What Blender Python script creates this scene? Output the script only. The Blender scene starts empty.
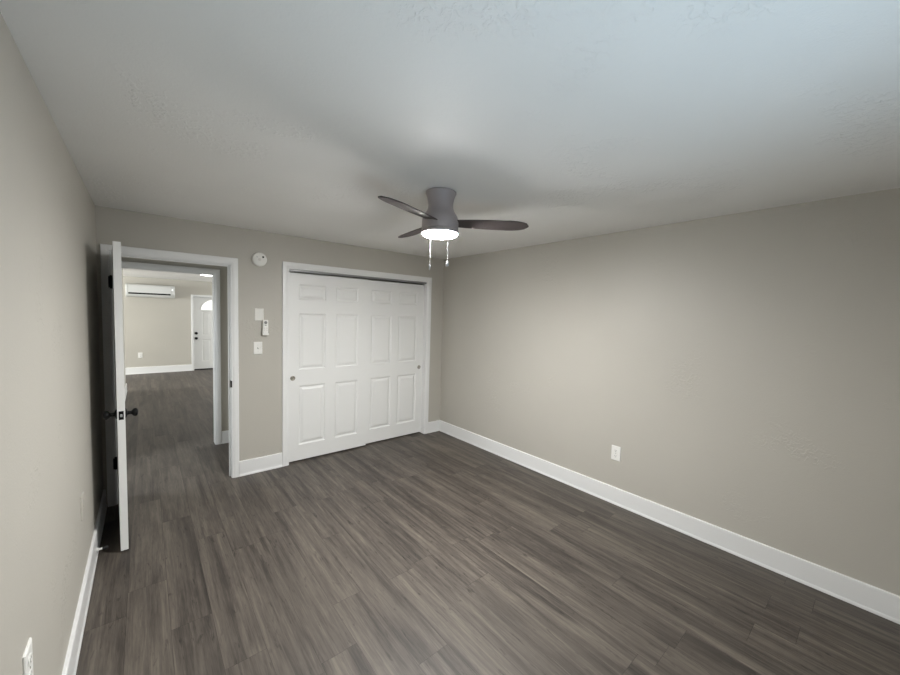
import bpy, math
from mathutils import Matrix, Vector
PI = math.pi
sc = bpy.context.scene
col = sc.collection

# ------------------------------------------------------------------ camera
cam = bpy.data.objects.new('camera', bpy.data.cameras.new('camera'))
col.objects.link(cam)
yaw, pitch, roll, fpx = 0.6985, -0.0603, 0.0286, 364.0
fw = Vector((math.sin(yaw)*math.cos(pitch), math.cos(yaw)*math.cos(pitch), math.sin(pitch)))
r0 = Vector((math.cos(yaw), -math.sin(yaw), 0)); u0 = r0.cross(fw)
rr = r0*math.cos(roll)+u0*math.sin(roll); uu = -r0*math.sin(roll)+u0*math.cos(roll)
m = Matrix((rr, uu, -fw)).transposed().to_4x4()
m.translation = Vector((0.2795, -4.0347, 1.6579))
cam.matrix_world = m
cam.data.sensor_width = 36; cam.data.lens = fpx/900*36
cam.data.clip_start = 0.02
sc.camera = cam

# ------------------------------------------------------------------ view, world, lights
vs = sc.view_settings
vs.view_transform = 'Standard'; vs.look = 'None'; vs.gamma = 1; vs.use_curve_mapping = False
vs.exposure = 1.35
w = bpy.data.worlds.new('World'); sc.world = w; w.use_nodes = True
w.node_tree.nodes['Background'].inputs[0].default_value = (0.6, 0.75, 1, 1)
w.node_tree.nodes['Background'].inputs[1].default_value = 0.2

def area(name, loc, direction, sx, sy, power, color, spread=180):
    l = bpy.data.lights.new(name, 'AREA'); l.shape = 'RECTANGLE'; l.size = sx; l.size_y = sy
    l.energy = power; l.color = color; l.spread = math.radians(spread)
    o = bpy.data.objects.new(name, l); col.objects.link(o); o.location = loc
    o.rotation_euler = Vector(direction).to_track_quat('-Z', 'Y').to_euler()
    return o
# daylight entering by the bedroom window behind the camera, thrown up by its blinds
area('window_daylight', (1.05, -4.38, 1.05), (0.0, 0.33, 0.94), 1.3, 0.55, 3.8, (0.60, 0.82, 1.0), 124)
# soft daylight of the whole window
area('window_skylight', (1.3, -4.42, 1.4), (-0.25, 1, 0.05), 1.3, 1.0, 1.0, (0.72, 0.86, 1.0))
# living room daylight from the unseen window on the left
area('living_daylight', (-3.9, 6.5, 1.6), (1, -0.05, -0.30), 1.3, 1.3, 128, (0.97, 1.0, 1.0))
area('living_side_daylight', (3.88, 4.2, 1.5), (-1, 0.25, -0.12), 1.5, 1.2, 46, (0.97, 1.0, 1.0))  # added side fill that brightens the front door; no window modelled there
# hall daylight from its left end
area('hall_daylight', (-1.1, 0.66, 1.35), (1, 0.02, -0.42), 0.7, 0.9, 7.5, (0.90, 0.96, 1.0), 110)

# ------------------------------------------------------------------ node helpers
def new_mat(name):
    mt = bpy.data.materials.new(name); mt.use_nodes = True
    nt = mt.node_tree; return mt, nt, nt.nodes['Principled BSDF']
def lin(c):
    return tuple(((v/255)/12.92 if v/255 <= .04045 else ((v/255+.055)/1.055)**2.4) for v in c)+(1,)
def simple(name, c, rough=.5, metal=0, bump=0, bscale=200, spec=.5):
    mt, nt, b = new_mat(name)
    b.inputs['Base Color'].default_value = lin(c); b.inputs['Roughness'].default_value = rough
    b.inputs['Metallic'].default_value = metal; b.inputs['Specular IOR Level'].default_value = spec
    n = nt.nodes.new('ShaderNodeTexNoise'); n.inputs['Scale'].default_value = bscale
    n.inputs['Detail'].default_value = 3
    tc = nt.nodes.new('ShaderNodeTexCoord'); nt.links.new(tc.outputs['Object'], n.inputs['Vector'])
    mr = nt.nodes.new('ShaderNodeMapRange'); mr.inputs['To Min'].default_value = rough-.03; mr.inputs['To Max'].default_value = rough+.03
    nt.links.new(n.outputs[0], mr.inputs[0]); nt.links.new(mr.outputs[0], b.inputs['Roughness'])
    if bump:
        bp = nt.nodes.new('ShaderNodeBump'); bp.inputs['Strength'].default_value = bump; bp.inputs['Distance'].default_value = .002
        nt.links.new(n.outputs[0], bp.inputs['Height']); nt.links.new(bp.outputs[0], b.inputs['Normal'])
    return mt
def emis(name, c, s):
    mt, nt, b = new_mat(name)
    b.inputs['Base Color'].default_value = (.8, .8, .8, 1)
    b.inputs['Emission Color'].default_value = c; b.inputs['Emission Strength'].default_value = s
    return mt
def plaster(name, c, rough, patch_lo, strength, spec=.5):
    """painted drywall: fine roller stipple plus scattered patches of trowel texture"""
    mt, nt, b = new_mat(name); N = nt.nodes.new; L = nt.links.new
    tc = N('ShaderNodeTexCoord')
    def noise(scale, det=2, dist=0):
        n = N('ShaderNodeTexNoise'); n.inputs['Scale'].default_value = scale; n.inputs['Detail'].default_value = det
        n.inputs['Distortion'].default_value = dist; L(tc.outputs['Object'], n.inputs['Vector']); return n
    fine = noise(160, 2); trowel = noise(34, 5, .9); mask = noise(1.9, 3, .5); tone = noise(.9, 3)
    def rng(src, a, b_, c0, d):
        r = N('ShaderNodeMapRange'); r.inputs[1].default_value = a; r.inputs[2].default_value = b_
        r.inputs[3].default_value = c0; r.inputs[4].default_value = d; L(src, r.inputs[0]); return r.outputs[0]
    def mth(op, a, b_):
        q = N('ShaderNodeMath'); q.operation = op
        for i, v in enumerate((a, b_)):
            if isinstance(v, (int, float)): q.inputs[i].default_value = v
            else: L(v, q.inputs[i])
        return q.outputs[0]
    t = rng(trowel.outputs[0], .50, .60, 0, 1)
    mk = rng(mask.outputs[0], patch_lo, patch_lo+.12, 0.06, 1)
    h = mth('ADD', mth('MULTIPLY', t, mk), mth('MULTIPLY', fine.outputs[0], .28))
    bp = N('ShaderNodeBump'); bp.inputs['Strength'].default_value = strength; bp.inputs['Distance'].default_value = .0035
    L(h, bp.inputs['Height']); L(bp.outputs[0], b.inputs['Normal'])
    mx = N('ShaderNodeMix'); mx.data_type = 'RGBA'; L(rng(tone.outputs[0], .3, .7, 0, 1), mx.inputs[0])
    k = lin(c); mx.inputs[6].default_value = tuple(v*.965 for v in k[:3])+(1,); mx.inputs[7].default_value = tuple(min(1, v*1.03) for v in k[:3])+(1,)
    L(mx.outputs[2], b.inputs['Base Color'])
    b.inputs['Roughness'].default_value = rough; b.inputs['Specular IOR Level'].default_value = spec
    return mt
def plank_floor():
    mt, nt, b = new_mat('vinyl_planks'); N = nt.nodes.new; L = nt.links.new
    tc = N('ShaderNodeTexCoord'); sp = N('ShaderNodeSeparateXYZ'); L(tc.outputs['Object'], sp.inputs[0])
    def mth(op, *a):
        q = N('ShaderNodeMath'); q.operation = op
        for i, v in enumerate(a):
            if isinstance(v, (int, float)): q.inputs[i].default_value = v
            else: L(v, q.inputs[i])
        return q.outputs[0]
    def comb(x, y, z=0.0):
        q = N('ShaderNodeCombineXYZ')
        for i, v in enumerate((x, y, z)):
            if isinstance(v, (int, float)): q.inputs[i].default_value = v
            else: L(v, q.inputs[i])
        return q.outputs[0]
    X, Y = sp.outputs[0], sp.outputs[1]
    PW, PL = .178, 1.22
    xr = mth('DIVIDE', X, PW); row = mth('FLOOR', xr); fx = mth('FRACT', xr)
    wn = N('ShaderNodeTexWhiteNoise'); wn.noise_dimensions = '1D'; L(row, wn.inputs['W'])
    yr = mth('ADD', mth('DIVIDE', Y, PL), mth('MULTIPLY', wn.outputs[0], 7.3)); idx = mth('FLOOR', yr); fy = mth('FRACT', yr)
    wn2 = N('ShaderNodeTexWhiteNoise'); wn2.noise_dimensions = '2D'; L(comb(row, idx), wn2.inputs['Vector'])
    rnd = wn2.outputs[0]
    def noise(sx, sy, det, dist, rough=.6):
        n = N('ShaderNodeTexNoise'); n.inputs['Scale'].default_value = 1; n.inputs['Detail'].default_value = det
        n.inputs['Distortion'].default_value = dist; n.inputs['Roughness'].default_value = rough
        L(comb(mth('MULTIPLY', X, sx), mth('ADD', mth('MULTIPLY', Y, sy), mth('MULTIPLY', rnd, 37.0)), mth('MULTIPLY', rnd, 91.0)), n.inputs['Vector'])
        return n.outputs[0]
    g1 = noise(12, .65, 5, .8); g2 = noise(52, 1.9, 6, .6, .68); g3 = noise(260, 14, 2, 0)
    g4 = noise(5, 1.1, 3, 1.5); fl_ = noise(42, 8, 3, .6)
    g = mth('ADD', mth('MULTIPLY', g1, .44), mth('ADD', mth('MULTIPLY', g2, .36), mth('ADD', mth('MULTIPLY', g3, .12), mth('MULTIPLY', g4, .16))))
    g = mth('ADD', g, mth('MULTIPLY', mth('SUBTRACT', rnd, .5), .035))
    cr = N('ShaderNodeValToRGB'); L(g, cr.inputs[0])
    e = cr.color_ramp.elements; e[0].position = .38; e[0].color = lin((42, 37, 34)); e[1].position = .72; e[1].color = lin((114, 106, 96))
    n2 = e.new(.48); n2.color = lin((63, 57, 52)); n3 = e.new(.57); n3.color = lin((85, 78, 71))
    g = mth('SUBTRACT', g, mth('MULTIPLY', mth('MAXIMUM', mth('SUBTRACT', fl_, .62), 0.0), .9))
    L(g, cr.inputs[0])
    ex = mth('MINIMUM', fx, mth('SUBTRACT', 1.0, fx)); ey = mth('MINIMUM', fy, mth('SUBTRACT', 1.0, fy))
    sx = mth('LESS_THAN', ex, .0065); sy = mth('LESS_THAN', ey, .0012)
    seam = mth('MAXIMUM', sx, sy)
    mx = N('ShaderNodeMix'); mx.data_type = 'RGBA'; L(mth('MULTIPLY', seam, .55), mx.inputs[0]); L(cr.outputs[0], mx.inputs[6]); mx.inputs[7].default_value = lin((38, 33, 31))
    L(mx.outputs[2], b.inputs['Base Color'])
    rg = mth('ADD', .43, mth('MULTIPLY', g2, .16)); L(rg, b.inputs['Roughness'])
    bp = N('ShaderNodeBump'); bp.inputs['Strength'].default_value = .35; bp.inputs['Distance'].default_value = .0012
    L(mth('SUBTRACT', g2, mth('MULTIPLY', seam, 1.0)), bp.inputs['Height']); L(bp.outputs[0], b.inputs['Normal'])
    b.inputs['Specular IOR Level'].default_value = .5
    return mt

M = dict(
    wall=plaster('greige_wall_paint', (184, 180, 171), .50, .60, .55, .36),
    ceil=plaster('ceiling_paint', (238, 237, 234), .60, .52, .60, .4),
    floor=plank_floor(),
    trim=simple('white_trim_paint', (229, 229, 228), .32, bump=.05, bscale=60),
    door=simple('white_door_paint', (229, 229, 227), .36, bump=.10, bscale=90),
    black=simple('matte_black_metal', (9, 9, 10), .5, .0, spec=.25),
    nickel=simple('satin_nickel', (165, 160, 150), .28, .95),
    dark=simple('dark_gap', (12, 12, 12), .8),
    track=simple('track_metal', (150, 150, 150), .4, .5),
    plastic=simple('white_plastic', (232, 231, 226), .38),
    plate=simple('painted_plate', (216, 214, 208), .4),
    ac=simple('ac_plastic', (214, 215, 213), .3),
    fan=simple('fan_housing_bronze', (170, 162, 162), .5, .15),  # base colour lightened to carry the haze of the lamp glow
    blade=simple('fan_blade_wood', (80, 72, 71), .66, spec=.25, bump=.15, bscale=80),
    chain=simple('chain_metal', (190, 190, 195), .3, .9),
    rubber=simple('black_rubber', (18, 18, 18), .7),
    slot=simple('slot_dark', (60, 58, 55), .6),
    button=simple('grey_button', (120, 120, 118), .5),
    glow=emis('lamp_lens_glow', (1.0, 1.0, .985, 1), 262),
    day=emis('daylit_glass', (.97, 1, .93, 1), .30),
    living=emis('living_lamp_glow', (1, .98, .94, 1), 6),
    led=emis('ac_display_glow', (1, 1, 1, 1), .35),  # emission painted in for a bright glare spot on the heat pump
)
gl, nt_, b_ = new_mat('window_glass'); b_.inputs['Transmission Weight'].default_value = 1; b_.inputs['Roughness'].default_value = 0; M['glass'] = gl

# ------------------------------------------------------------------ mesh helpers
class MB:
    def __init__(s): s.v = []; s.f = []; s.sm = []
    def add(s, vs_, fs, smooth=False):
        k = len(s.v); s.v += [tuple(v) for v in vs_]; s.f += [tuple(i+k for i in f) for f in fs]; s.sm += [smooth]*len(fs); return s
    def box(s, a, b):
        x0, y0, z0 = a; x1, y1, z1 = b
        return s.add([(x0,y0,z0),(x1,y0,z0),(x1,y1,z0),(x0,y1,z0),(x0,y0,z1),(x1,y0,z1),(x1,y1,z1),(x0,y1,z1)],
              [(0,3,2,1),(4,5,6,7),(0,1,5,4),(1,2,6,5),(2,3,7,6),(3,0,4,7)])
    def lathe(s, prof, origin=(0,0,0), axis='Z', n=32, smooth=True):
        """prof: list of (r, h) revolved about axis"""
        V = []; F = []
        for r, h in prof:
            for i in range(n):
                a = 2*PI*i/n; c, d = r*math.cos(a), r*math.sin(a)
                p = {'Z': (c, d, h), 'X': (h, c, d), 'Y': (d, h, c)}[axis]
                V.append((p[0]+origin[0], p[1]+origin[1], p[2]+origin[2]))
        for j in range(len(prof)-1):
            for i in range(n):
                k = (i+1) % n; F.append((j*n+i, j*n+k, (j+1)*n+k, (j+1)*n+i))
        F.append(tuple(reversed(range(n)))); F.append(tuple((len(prof)-1)*n+i for i in range(n)))
        return s.add(V, F, smooth)
    def loft(s, rings, closed_ring=True, caps=True, smooth=False):
        n = len(rings[0]); V = [p for r in rings for p in r]; F = []
        for j in range(len(rings)-1):
            for i in range(n if closed_ring else n-1):
                k = (i+1) % n; F.append((j*n+i, j*n+k, (j+1)*n+k, (j+1)*n+i))
        if caps: F.append(tuple(reversed(range(n)))); F.append(tuple((len(rings)-1)*n+i for i in range(n)))
        return s.add(V, F, smooth)
    def obj(s, name, mat, parent=None, bevel=0, loc=None, seg=2):
        me = bpy.data.meshes.new(name); me.from_pydata(s.v, [], s.f); me.validate()
        me.polygons.foreach_set('use_smooth', s.sm[:len(me.polygons)] if len(s.sm) == len(me.polygons) else [False]*len(me.polygons))
        import bmesh
        bm = bmesh.new(); bm.from_mesh(me); bmesh.ops.recalc_face_normals(bm, faces=bm.faces); bm.to_mesh(me); bm.free()
        me.materials.append(mat)
        o = bpy.data.objects.new(name, me); col.objects.link(o)
        if any(s.sm):
            md = o.modifiers.new('edges', 'EDGE_SPLIT'); md.split_angle = math.radians(40)
        if bevel:
            md = o.modifiers.new('bevel', 'BEVEL'); md.width = bevel; md.segments = seg; md.limit_method = 'ANGLE'
        if parent: o.parent = parent
        if loc: o.location = loc
        return o
def empty(name, loc=(0,0,0), rz=0):
    o = bpy.data.objects.new(name, None); col.objects.link(o); o.location = loc; o.rotation_euler = (0,0,rz); o.empty_display_size = .1
    return o
def tag(o, label, cat, group=None):
    o['label'] = label; o['category'] = cat
    if group: o['group'] = group
    return o
def struct(o, label=None, cat=None):
    o['kind'] = 'structure'
    if label: o['label'] = label
    if cat: o['category'] = cat
    return o
def copy_tree(o, parent=None):
    c = o.copy(); col.objects.link(c)
    if parent: c.parent = parent
    for ch in list(o.children): copy_tree(ch, c)
    return c
def B(*boxes):
    mb = MB()
    for a, b in boxes: mb.box(a, b)
    return mb

H = 2.44; W = 3.518; T = .12; YR = -4.46; X0 = -.005; HL = 2.375
XL2 = -4.0; XR2 = 4.0; YF = 7.72
# ------------------------------------------------------------------ structure
hy0, hy1 = 1.13, 1.25
struct(B(((XL2-.15, YR-.15, -.1), (XR2+.15, YF+.3, 0))).obj('floor', M['floor']), 'dark grey-brown wood-look vinyl plank floor', 'floor')
struct(B(((XL2-.15, YR-.15, H), (XR2+.15, YF+.3, H+.1)), ((XL2-.15, hy1-.06, HL), (XR2+.15, YF+.3, H))).obj('ceiling', M['ceil']), 'white textured ceiling', 'ceiling')
struct(B(((X0-T, YR-.12, 0), (X0, 0, H))).obj('wall_left', M['wall']), 'greige wall at the left edge of the room', 'wall')
struct(B(((W, YR-.12, 0), (W+T, T, H))).obj('wall_right', M['wall']), 'long greige wall on the right', 'wall')
# back wall: doorway .075-.91, closet opening 1.435-3.25
dz, cz = 2.095, 2.12
struct(B(((-1.3, 0, 0), (.062, T, H)), ((.062, 0, dz), (.93, T, H)), ((.93, 0, 0), (1.427, T, H)),
         ((1.427, 0, cz), (3.25, T, H)), ((3.25, 0, 0), (W, T, H))).obj('wall_back', M['wall']), 'greige wall holding the doorway and the closet', 'wall')
# wall behind the camera with a window opening
wx0, wx1, wz0, wz1 = .55, 2.05, .85, 2.1
struct(B(((X0, YR-.12, 0), (wx0, YR, H)), ((wx1, YR-.12, 0), (W, YR, H)), ((wx0, YR-.12, 0), (wx1, YR, wz0)), ((wx0, YR-.12, wz1), (wx1, YR, H))).obj('wall_front', M['wall']))
win = struct(empty('window_1', (0, 0, 0)))
fr = B(((wx0, YR-.09, wz0), (wx0+.05, YR-.03, wz1)), ((wx1-.05, YR-.09, wz0), (wx1, YR-.03, wz1)), ((wx0+.05, YR-.09, wz0), (wx1-.05, YR-.03, wz0+.05)),
  ((wx0+.05, YR-.09, wz1-.05), (wx1-.05, YR-.03, wz1)), ((wx0+.05, YR-.08, 1.45), (wx1-.05, YR-.04, 1.49))).obj('window_frame', M['trim'], win)
B(((wx0+.05, YR-.065, wz0+.05), (wx1-.05, YR-.06, wz1-.05))).obj('window_pane', M['glass'], win)
# closet box behind the sliding doors
struct(B(((1.335, T, 0), (1.427, .75, H)), ((3.25, T, 0), (3.35, .75, H)), ((1.335, .75, 0), (3.35, .85, H))).obj('wall_closet', M['wall']))
# hall beyond the doorway
struct(B(((XL2-.1, hy0, 0), (.022, hy1, H)), ((.022, hy0, 2.085), (.933, hy1, H)), ((.933, hy0, 0), (XR2+.1, hy1, H))).obj('wall_hall', M['wall']), 'greige wall across the hall holding the second opening', 'wall')
struct(B(((-1.3, T, 0), (-1.2, hy0, H))).obj('wall_hall_left', M['wall']))
struct(B(((1.25, T, 0), (1.335, hy0, H))).obj('wall_hall_right', M['wall']))
# living room
LX = -.028
struct(B(((LX-T, hy1, 0), (LX, 5.44, H)), ((XL2-.1, 5.32, 0), (LX-T, 5.44, H))).obj('wall_living_near', M['wall']))
struct(B(((XL2-.1, 5.44, 0), (XL2, YF+.2, H))).obj('wall_living_left', M['wall']))
struct(B(((XR2, hy1, 0), (XR2+.1, YF+.2, H))).obj('wall_living_right', M['wall']))
fx0, fx1, fz = 1.27, 2.19, 1.96
struct(B(((XL2, YF, 0), (fx0, YF+.2, H)), ((fx1, YF, 0), (XR2, YF+.2, H)), ((fx0, YF, fz), (fx1, YF+.2, H))).obj('wall_far', M['wall']), 'far living room wall with the heat pump and front door', 'wall')

# baseboards: profile with eased top and a quarter-round shoe ; p0->p1 along wall, n = into the room
def baseboard(name, p0, p1, n, h=.151, label=None):
    p0 = Vector(p0+(0,)); p1 = Vector(p1+(0,)); n = Vector(n+(0,))
    prof = [(0, 0), (.020, 0), (.0197, .008), (.0185, .0135), (.017, .0175), (.0155, .020), (.0155, h-.006), (.0135, h-.001), (.010, h), (0, h)]
    mb = MB(); mb.loft([[p+n*d+Vector((0,0,z)) for d, z in prof] for p in (p0, p1)])
    return struct(mb.obj(name, M['trim']), label, 'baseboard' if label else None)
baseboard('baseboard_left', (X0, YR), (X0, 0), (1, 0), label='white baseboard along the left wall')
baseboard('baseboard_right', (W, YR), (W, 0), (-1, 0), label='white baseboard along the long right wall')
baseboard('baseboard_back', (.976, 0), (1.3755, 0), (0, -1), label='short white baseboard between the doorway and the closet')
baseboard('baseboard_corner', (3.302, 0), (W-.0205, 0), (0, -1), label='very short white baseboard between the closet and the corner')
baseboard('baseboard_front', (X0+.0205, YR), (W-.0205, YR), (0, 1))
baseboard('baseboard_hall', (.981, hy0), (1.25, hy0), (0, -1), label='white baseboard seen through the doorway beside the second casing')
baseboard('baseboard_living', (LX, 1.34), (LX, 5.44), (1, 0), label='white baseboard end showing past the open door edge')
baseboard('baseboard_far', (XL2, YF), (fx0-.055, YF), (0, -1), h=.165, label='white baseboard of the far living room wall')

# door casings: profile lofted around an opening with mitred corners
def casing(mb, x0, x1, zt, y, sgn, w=.068):
    """y: wall face, sgn: -1 projects towards -y"""
    prof = [(0, 0), (0, .009), (.004, .012), (.012, .012), (.016, .0155), (.030, .018), (w-.008, .018), (w-.002, .0165), (w, .012), (w, 0)]
    rings = []
    for k in range(4):
        ring = []
        for u, d in prof:
            x = (x0-u) if k < 2 else (x1+u); z = 0 if k in (0, 3) else zt+u
            ring.append((x, y+sgn*d, z))
        rings.append(ring)
    mb.loft(rings)
def jamb(mb, x0, x1, zt, y0, y1, t=.018, stop=None):
    mb.box((x0-t, y0, 0), (x0, y1, zt)); mb.box((x1, y0, 0), (x1+t, y1, zt)); mb.box((x0-t, y0, zt), (x1+t, y1, zt+t))
    if stop:
        s0, s1 = stop
        mb.box((x0, s0, 0), (x0+.011, s1, zt-.011)); mb.box((x1-.011, s0, 0), (x1, s1, zt-.011)); mb.box((x0, s0, zt-.011), (x1, s1, zt))
t1 = struct(empty('trim_1', (.49, 0, 0)), 'white casing around the bedroom doorway', 'door casing')
mb = MB(); casing(mb, .079-.49, .914-.49, 2.085, 0, -1, .061); mb.obj('casing', M['trim'], t1)
mb = MB(); casing(mb, .079-.49, .914-.49, 2.085, T, 1, .061); mb.obj('casing', M['trim'], t1)
mb = MB(); jamb(mb, .082-.49, .911-.49, 2.079, 0, T, stop=(.045, .08)); mb.obj('jamb', M['trim'], t1)
sp = MB(); sp.box((.9095-.49, .002, .905), (.9111-.49, .040, .965)); sp.box((.9035-.49, -.0195, .903), (.9165-.49, .004, .966))
sp.obj('strike_plate', M['black'], t1, .001)['label'] = 'small black strike plate'
t2 = struct(empty('trim_2', (2.34, 0, 0)), 'white casing around the sliding closet doors', 'door casing')
mb = MB(); casing(mb, 1.444-2.34, 3.233-2.34, 2.099, 0, -1); mb.obj('casing', M['trim'], t2)
mb = MB(); jamb(mb, 1.444-2.34, 3.233-2.34, 2.102, 0, T, t=.017); mb.obj('jamb', M['trim'], t2)
mb = MB(); mb.box((1.445-2.34, .012, 2.078), (3.232-2.34, .015, 2.094)); mb.box((1.445-2.34, .061, 2.080), (3.232-2.34, .063, 2.101)); mb.box((1.445-2.34, .015, 2.090), (3.232-2.34, .112, 2.1015))
mb.obj('sliding_track', M['track'], t2)['label'] = 'metal sliding track under the closet header'
t3 = struct(empty('trim_3', (.5, hy0, 0)), 'white casing of the second opening across the hall', 'door casing')
mb = MB(); casing(mb, .040-.5, .918-.5, 2.066, 0, -1, .062); mb.obj('casing', M['trim'], t3)
mb = MB(); casing(mb, .040-.5, .918-.5, 2.066, .12, 1, .062); mb.obj('casing', M['trim'], t3)
mb = MB(); jamb(mb, .044-.5, .914-.5, 2.06, 0, .12); mb.obj('jamb', M['trim'], t3)
t4 = struct(empty('trim_4', (1.73, YF, 0)), 'white casing around the front door in the far room', 'door casing')
mb = MB(); casing(mb, fx0-1.73, fx1-1.73, fz, 0, -1, .055); mb.obj('casing', M['trim'], t4)
mb = MB(); mb.box((fx0-1.73, .06, 0), (fx1-1.73, .17, .022)); mb.obj('threshold', M['dark'], t4)['label'] = 'dark threshold'

# panelled door leaf; local x 0..w, z 0..h, front face at y=0 facing -y, thickness th
def panel_leaf(mb, w_, h_, th, panels, both=True, deep=.008):
    xs = sorted({0, w_} | {p[0] for p in panels} | {p[1] for p in panels})
    zs = sorted({0, h_} | {p[2] for p in panels} | {p[3] for p in panels})
    def face(yf, s):
        V = []; F = []
        for i in range(len(xs)-1):
            for j in range(len(zs)-1):
                a, b, c, d = xs[i], xs[i+1], zs[j], zs[j+1]
                hit = [p for p in panels if p[0] <= a+1e-6 and p[1] >= b-1e-6 and p[2] <= c+1e-6 and p[3] >= d-1e-6]
                if not hit:
                    k = len(V); V += [(a, yf, c), (b, yf, c), (b, yf, d), (a, yf, d)]; F.append((k, k+1, k+2, k+3))
        for a, b, c, d in panels:
            k = len(V)
            for ins, dep in ((0, 0), (.010, deep*.75), (.016, deep), (.022, deep), (.046, .0015), (.050, .001)):
                y = yf+s*dep; V += [(a+ins, y, c+ins), (b-ins, y, c+ins), (b-ins, y, d-ins), (a+ins, y, d-ins)]
            for r in range(5):
                for q in range(4):
                    e = (q+1) % 4; F.append((k+r*4+q, k+r*4+e, k+(r+1)*4+e, k+(r+1)*4+q))
            F.append((k+20, k+21, k+22, k+23))
        mb.add(V, F)
    face(0, 1)
    if both: face(th, -1)
    else: mb.add([(0,th,0),(w_,th,0),(w_,th,h_),(0,th,h_)], [(0,1,2,3)])
    mb.add([(0,0,0),(w_,0,0),(w_,th,0),(0,th,0),(0,0,h_),(w_,0,h_),(w_,th,h_),(0,th,h_)], [(0,1,2,3),(4,5,6,7),(1,2,6,5),(3,0,4,7)])
def rows(xsp, zsp): return [(a, b, c, d) for a, b in xsp for c, d in zsp]
ZP = [(.170, .830), (1.003, 1.620), (1.765, 1.932)]

# ------------------------------------------------------------------ sliding closet doors
def closet_door(name, x0, y0, w_, xsp, pull_x, label, hgt=2.048):
    e = struct(empty(name, (x0, y0, .016)), label, 'sliding door')
    mb = MB(); panel_leaf(mb, w_, hgt, .034, rows(xsp, ZP), deep=.0105); mb.obj('door_panel', M['door'], e)
    pl = MB(); pl.lathe([(.0265, 0), (.0265, -.0025), (.0235, -.0035), (.021, -.002), (.019, -.0006), (.004, -.0004)], (pull_x, .0, .918), 'Y', 28)
    o = pl.obj('finger_pull', M['nickel'], e); o['label'] = 'round satin nickel finger pull'
    return e
closet_door('door_2', 1.4445, .026, .920, [(.110, .405), (.520, .805)], .047, 'left white six-panel sliding closet door, in front')
closet_door('door_3', 2.331, .066, .9015, [(.104, .400), (.500, .798)], .845, 'right white six-panel sliding closet door, behind the left one')

# ------------------------------------------------------------------ open bedroom door (local: hinge at origin, leaf runs along +x, front -y)
LW = .82
leafE = struct(empty('door_1', (.0835, -.012, .010), math.radians(-86.8)), 'white bedroom door standing open against the left wall, edge towards the viewer', 'door')
mb = MB(); panel_leaf(mb, LW, 2.062, .040, rows([(.115, .355), (.465, .705)], ZP)); lf = mb.obj('door_panel', M['door'], leafE)
kz = .925
def knob(side):
    mb = MB(); s = side; y0 = 0 if s < 0 else .040
    mb.lathe([(.0335, y0), (.0335, y0+s*.004), (.029, y0+s*.008), (.014, y0+s*.012), (.0115, y0+s*.020), (.0115, y0+s*.032),
              (.0165, y0+s*.036), (.0255, y0+s*.043), (.0285, y0+s*.052), (.0265, y0+s*.060), (.018, y0+s*.066), (.004, y0+s*.068)], (LW-.06, 0, kz), 'Y', 28)
    return mb
for s in (-1, 1): knob(s).obj('door_knob', M['black'], leafE)['label'] = 'round black door knob'
lp = MB(); lp.box((LW-.0005, .0075, kz-.029), (LW+.0012, .0325, kz+.029)); lpo = lp.obj('latch_plate', M['black'], leafE, .0004)
B(((LW+.001, .014, kz-.009), (LW+.010, .026, kz+.009))).obj('latch_bolt', M['chain'], lpo, .002)
for hz in (.345, 1.84):
    hb = MB(); hb.lathe([(.0075, hz-.047), (.0075, hz+.047)], (-.001, -.0075, 0), 'Z', 16)
    hb.lathe([(.009, hz+.047), (.009, hz+.051), (.004, hz+.054)], (-.001, -.0075, 0), 'Z', 16)
    hb.lathe([(.004, hz-.054), (.009, hz-.051), (.009, hz-.047)], (-.001, -.0075, 0), 'Z', 16)
    hb.box((-.003, -.0045, hz-.045), (-.0008, .038, hz+.045)); hb.box((.0068, -.024, hz-.045), (.0095, -.008, hz+.045))
    hb.obj('hinge', M['black'], leafE)['label'] = 'black butt hinge'

# ------------------------------------------------------------------ front door in the far room
fd = struct(empty('door_4', (fx0+.003, YF+.10, .022)), 'white front door with half-round window in the far room', 'door')
fw_ = fx1-fx0-.006
mb = MB(); panel_leaf(mb, fw_, fz-.026, .045, rows([(.19, .385), (.53, .725)], [(.20, .80), (.91, 1.55)]), deep=.010); mb.obj('door_panel', M['door'], fd)
cx_, cz_, R_ = fw_/2, 1.60, .285
mb = MB(); n = 24; ang = [PI*i/n for i in range(n+1)]
mb.add([(cx_+R_*math.cos(a), -.004, cz_+R_*.95*math.sin(a)) for a in ang] + [(cx_+R_*math.cos(a), .0, cz_+R_*.95*math.sin(a)) for a in ang],
       [tuple(range(n+1)), tuple(reversed(range(n+1, 2*n+2)))] + [(i, i+1, n+2+i, n+1+i) for i in range(n)] + [(0, n, 2*n+1, n+1)])
g = mb.obj('fanlight', M['day'], fd); g['label'] = 'half-round window glass bright with daylight'
mb = MB()
rings = []
for a in ang:
    c, s_ = math.cos(a), math.sin(a)
    rings.append([(cx_+r*c, y, cz_+r*.95*s_) for r, y in ((R_+.022, -.001), (R_+.018, -.012), (R_+.002, -.012), (R_-.004, -.003))])
mb.loft(rings)
mb.box((cx_-R_-.022, -.012, cz_-.022), (cx_+R_+.022, -.001, cz_))
for deg in (45, 90, 135):
    a = math.radians(deg); c, s_ = math.cos(a), math.sin(a); px, pz = -s_*.005, c*.005
    mb.loft([[(cx_+r*c+px, -.009, cz_+r*.95*s_+pz), (cx_+r*c-px, -.009, cz_+r*.95*s_-pz), (cx_+r*c-px, -.004, cz_+r*.95*s_-pz), (cx_+r*c+px, -.004, cz_+r*.95*s_+pz)] for r in (.08, R_)])
mb.loft([[(cx_+r*math.cos(a), y, cz_+r*.95*math.sin(a)) for r, y in ((.085, -.004), (.085, -.009), (.075, -.009), (.075, -.004))] for a in ang])
mb.obj('fanlight_frame', M['trim'], g)
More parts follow.
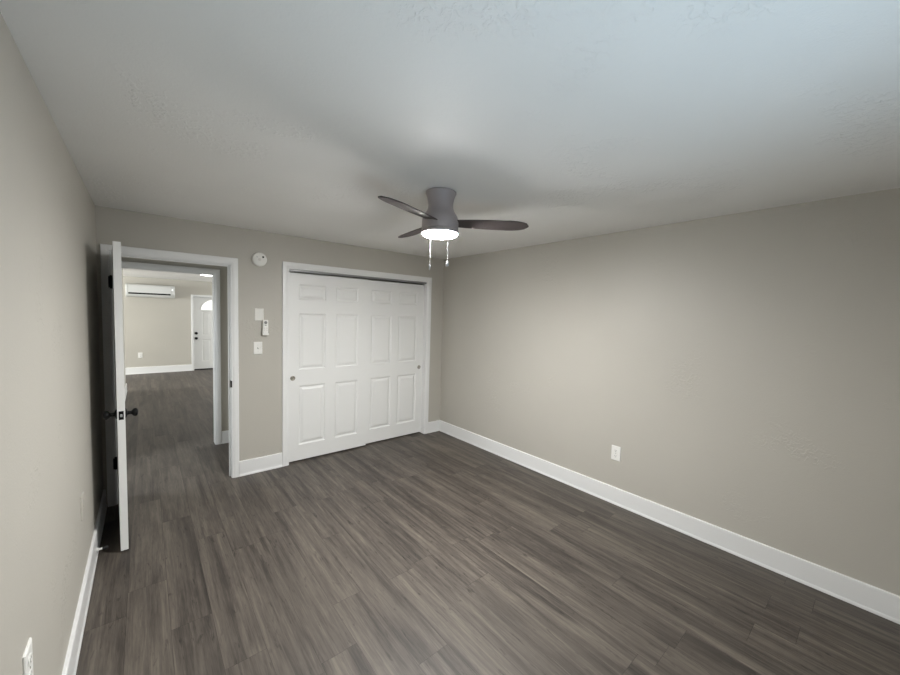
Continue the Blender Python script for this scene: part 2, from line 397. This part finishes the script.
mb = MB(); mb.lathe([(.034, 0), (.034, -.008), (.026, -.012), (.013, -.016), (.013, -.04), (.027, -.05), (.029, -.060), (.020, -.068), (.004, -.07)], (.060, 0, .83), 'Y', 24); mb.obj('door_knob', M['black'], fd)['label'] = 'black door knob'
mb = MB(); mb.lathe([(.036, 0), (.036, -.010), (.030, -.020), (.010, -.022)], (.060, 0, .965), 'Y', 24); mb.box((.054, -.036, .95), (.066, -.018, .98)); mb.obj('deadbolt', M['black'], fd)['label'] = 'black deadbolt'

# ------------------------------------------------------------------ ceiling fan
FX, FY = 1.738, -2.168
fan = tag(empty('ceiling_fan', (FX, FY, H)), 'dark bronze three-blade ceiling fan with lit round lamp and two pull chains', 'ceiling fan')
mb = MB(); mb.lathe([(.090, 0), (.097, -.004), (.098, -.012), (.093, -.022), (.086, -.040), (.081, -.065), (.079, -.085), (.081, -.105),
                     (.089, -.125), (.100, -.142), (.109, -.158), (.115, -.176), (.117, -.196), (.117, -.238), (.112, -.240)], n=64)
mb.obj('motor_housing', M['fan'], fan)
mb = MB(); mb.lathe([(.1175, -.240), (.1185, -.242), (.1185, -.260), (.1175, -.263), (.1125, -.263)], n=64); mb.obj('light_ring', M['fan'], fan)
mb = MB(); mb.lathe([(.1100, -.258), (.1120, -.263), (.110, -.269), (.098, -.277), (.074, -.282), (.040, -.285), (.004, -.286)], n=64)
ls = mb.obj('lamp_lens', M['glow'], fan); ls['label'] = 'glowing white lamp lens'
def blade(ang):
    L0, L1 = .085, .572; th = .006; pit = math.radians(-12); rings = []
    for i in range(26):
        t = i/25; r = L0+(L1-L0)*t
        if t < .72: hw = .046+.019*math.sin(min(1, t/.55)*PI/2)
        else:
            q = (t-.72)/.28; hw = .065*math.sqrt(max(0, 1-q**2.6))*(1-.10*q)+.003
        if t < .04: pass
        ring = []
        for yy, zz in ((-hw, 0), (-hw*.97, -th/2), (hw*.97, -th/2), (hw, 0), (hw*.97, th/2), (-hw*.97, th/2)):
            y2 = yy*math.cos(pit)-zz*math.sin(pit); z2 = yy*math.sin(pit)+zz*math.cos(pit)
            ring.append((r*math.cos(ang)-y2*math.sin(ang), r*math.sin(ang)+y2*math.cos(ang), -.193+z2))
        rings.append(ring)
    mb = MB(); mb.loft(rings); return mb
for deg in (-37, -160, 83):
    b = blade(math.radians(deg)).obj('blade', M['blade'], fan)
for (dx, dy, z1, kind) in ((-.112, -.05, 1.965, 0), (-.034, -.125, 1.985, 1)):
    mb = MB(); n = 34; zt = -.252; zb = z1-H
    mb.lathe([(.0008, zt), (.0008, zb)], (dx, dy, 0), 'Z', 8)
    for i in range(n):
        z = zt+(zb-zt)*i/n; mb.lathe([(.0008, z-.0024), (.0019, z), (.0008, z+.0024)], (dx, dy, 0), 'Z', 8)
    c = mb.obj('pull_chain', M['chain'], fan)
    mb = MB()
    if kind: mb.lathe([(.002, zb+.004), (.005, zb), (.009, zb-.008), (.0105, zb-.017), (.008, zb-.026), (.002, zb-.029)], (dx, dy, 0), 'Z', 16)
    else: mb.lathe([(.002, zb+.004), (.005, zb), (.0055, zb-.024), (.003, zb-.030), (.001, zb-.031)], (dx, dy, 0), 'Z', 16)
    mb.obj('pull_fob', M['chain'], c)

# ------------------------------------------------------------------ things on the back wall
sd = tag(empty('smoke_detector', (1.160, 0, 2.158)), 'round white smoke detector high on the wall between doorway and closet', 'smoke detector')
mb = MB(); mb.lathe([(.066, 0), (.068, -.004), (.068, -.018), (.064, -.020), (.063, -.026), (.066, -.028), (.062, -.037), (.050, -.042), (.004, -.043)], (0, 0, 0), 'Y', 48); mb.obj('detector_body', M['plastic'], sd)
mb = MB(); mb.lathe([(.014, -.041), (.014, -.0445), (.012, -.0455), (.002, -.0455)], (-.004, 0, -.004), 'Y', 20); mb.obj('test_button', M['plate'], sd)
mb = MB(); mb.lathe([(.0095, -.040), (.0095, -.0425), (.002, -.0425)], (.028, 0, .024), 'Y', 20); mb.obj('sounder_hole', M['slot'], sd)
mb = MB()
for k in range(3): mb.box((-.030+k*.005, -.0425, .016), (-.028+k*.005, -.0405, .028-k*.002))
mb.obj('vent_slots', M['button'], sd)

def plate_mesh(w_=.080, h_=.128):
    mb = MB(); a, c = w_/2, h_/2
    mb.loft([[(-a+i, y, -c+i), (a-i, y, -c+i), (a-i, y, c-i), (-a+i, y, c-i)] for i, y in ((0, 0), (0, -.003), (.003, -.0058), (.006, -.0065))]); return mb
bp = tag(empty('blank_wall_plate', (1.159, 0, 1.612)), 'blank wall plate painted pale grey, above the light switch', 'wall plate')
plate_mesh(.083, .125).obj('plate', M['plate'], bp)
for z in (-.042, .042):
    mb = MB(); mb.lathe([(.0036, -.006), (.0036, -.0074), (.001, -.0076)], (0, 0, z), 'Y', 12); mb.obj('screw', M['plate'], bp)
sw = tag(empty('light_switch', (1.147, 0, 1.276)), 'white toggle light switch left of the closet, below the remote', 'light switch')
plate_mesh(.079, .125).obj('plate', M['plastic'], sw)
mb = MB(); mb.box((-.0055, -.0074, -.008), (.0055, -.0062, .009)); mb.obj('toggle_slot', M['slot'], sw)
mb = MB(); mb.loft([[(-.0045, y, z0), (.0045, y, z0), (.0045, y, z1), (-.0045, y, z1)] for y, z0, z1 in ((-.006, -.008, .004), (-.0145, .002, .009), (-.0155, .003, .008))]); mb.obj('toggle', M['plastic'], sw)
for z in (-.030, .030):
    mb = MB(); mb.lathe([(.003, -.006), (.003, -.0072), (.001, -.0074)], (0, 0, z), 'Y', 12); mb.obj('screw', M['nickel'], sw)
# remote in its wall cradle
cr = tag(empty('remote_cradle', (1.211, 0, 1.412)), 'white wall cradle holding the remote beside the closet', 'remote holder')
B(((-.026, -.005, -.002), (.026, 0, .105)), ((-.026, -.041, -.005), (.026, -.005, -.001)), ((-.029, -.041, -.005), (-.026, 0, .045)), ((.026, -.041, -.005), (.029, 0, .045)), ((-.029, -.044, -.005), (.029, -.041, .016))).obj('cradle_body', M['plastic'], cr, .001)
rm = tag(empty('remote_control', (1.211, -.0055, 1.412)), 'slim white remote with round dark dial, held in the wall cradle', 'remote control')
rb = B(((-.0245, -.034, 0), (.0245, -.0005, .148))).obj('remote_body', M['plastic'], rm, .004)
mb = MB(); mb.lathe([(.0145, -.0335), (.0145, -.0352), (.012, -.0358), (.002, -.0358)], (0, 0, .122), 'Y', 24); mb.obj('dial', M['button'], rm)['label'] = 'round grey dial'
B(((-.010, -.0352, .093), (.008, -.0335, .099))).obj('button', M['slot'], rm, .0006)['label'] = 'small dark button'
for x in (-.012, .012):
    for z in (.066, .046): B(((x-.007, -.0352, z-.005), (x+.007, -.0335, z+.005))).obj('button', M['plate'], rm, .0008)

# ------------------------------------------------------------------ outlets
def make_outlet(label, mt='plastic'):
    e = tag(empty('wall_outlet'), label, 'outlet', 'duplex outlets on the walls')
    plate_mesh(.083, .132).obj('plate', M[mt], e)
    for z in (-.024, .024):
        mb = MB(); n = 24; ring = lambda s, y: [(s*max(-.0165, min(.0165, .0195*math.cos(2*PI*i/n))), y, z+s*.0155*math.sin(2*PI*i/n)) for i in range(n)]
        mb.loft([ring(1, -.006), ring(1, -.0078), ring(.94, -.0085)]); rc = mb.obj('receptacle', M[mt], e)
        s = B(((-.0075, -.0088, z-.001), (-.0052, -.0083, z+.008)), ((.0052, -.0088, z+.000), (.0075, -.0083, z+.007)))
        s.lathe([(.0028, -.0083), (.0028, -.0088)], (0, 0, z-.008), 'Y', 12); s.obj('slots', M['slot'] if mt == 'plastic' else M['button'], rc)
    mb = MB(); mb.lathe([(.003, -.006), (.003, -.0078), (.001, -.008)], (0, 0, 0), 'Y', 12); mb.obj('screw', M['nickel'], e)
    return e
o1 = make_outlet('white duplex outlet low on the long right wall'); o1.location = (W, -2.553, .462); o1.rotation_euler.z = -PI/2
for lab, loc, rz in (('white outlet low on the left wall at the bottom left picture corner', (X0, -2.475, .582), PI/2),
                     ('small white outlet on the far room wall under the heat pump', (.180, YF, .46), 0)):
    c = copy_tree(o1); c.location = loc; c.rotation_euler.z = rz; c['label'] = lab

o2 = make_outlet('outlet painted the wall colour, low on the left wall just before the open door', 'wall'); o2.location = (X0, -1.255, .548); o2.rotation_euler.z = PI/2

# door stop on the left baseboard
ds = tag(empty('door_stop', (X0+.0155, -.80, .052)), 'white baseboard door stop with black tip behind the open door', 'door stop')
mb = MB(); mb.lathe([(.013, 0), (.013, .004), (.007, .008), (.007, .030)], (0, 0, 0), 'X', 16); mb.obj('stem', M['plastic'], ds)
mb = MB(); mb.lathe([(.0085, .028), (.0105, .032), (.0105, .052), (.008, .056)], (0, 0, 0), 'X', 16); mb.obj('rubber_tip', M['rubber'], ds)

# ------------------------------------------------------------------ heat pump on the far wall
acx0, acx1 = -.055, .872
ac = tag(empty('heat_pump', ((acx0+acx1)/2, YF, 1.89)), 'white wall-mounted mini split heat pump on the far living room wall', 'air conditioner')
hw = (acx1-acx0)/2
def ac_prof(k=0):
    return [(0, .01), (0, .30), (-.10, .31), (-.150, .305), (-.185, .285), (-.198, .25), (-.203, .17), (-.203, .105), (-.196, .085), (-.17, .04), (-.12, .012), (-.04, 0)]
mb = MB(); mb.loft([[(x, y*s, .155+(z-.155)*s2) for y, z in ac_prof()] for x, s, s2 in ((-hw, .96, .97), (-hw+.008, 1, 1), (hw-.008, 1, 1), (hw, .96, .97))], smooth=False); mb.obj('casing_body', M['ac'], ac)
mb = MB(); mb.loft([[(x, -.2060, .104), (x, -.2040, .084), (x, -.2005, .070), (x, -.185, .068), (x, -.185, .104)] for x in (-hw+.045, hw-.085)]); mb.obj('air_slot', M['dark'], ac)['label'] = 'dark air outlet slot'
mb = MB(); mb.loft([[(x, -.2035, .066), (x, -.186, .036), (x, -.178, .034), (x, -.193, .066)] for x in (-hw+.05, hw-.09)]); mb.obj('louver', M['ac'], ac)
for x in (-hw+.038, hw-.072): B(((x-.0015, -.2045, .10), (x+.0015, -.2, .285))).obj('panel_seam', M['button'], ac)
B(((hw-.066, -.2050, .19), (hw-.034, -.202, .225))).obj('display', M['led'], ac, .001)['label'] = 'small lit display'  # glowing patch in place of a bright reflection on the casing

# ------------------------------------------------------------------ living room ceiling lamp
ll = tag(empty('ceiling_light', (1.31, 5.20, HL)), 'flat round lit ceiling lamp in the far living room', 'ceiling light')
mb = MB(); mb.lathe([(.14, 0), (.14, -.012), (.128, -.016)], n=40); mb.obj('lamp_rim', M['trim'], ll)
mb = MB(); mb.lathe([(.124, -.013), (.124, -.018), (.10, -.022), (.01, -.024)], n=40); mb.obj('lamp_diffuser', M['living'], ll)
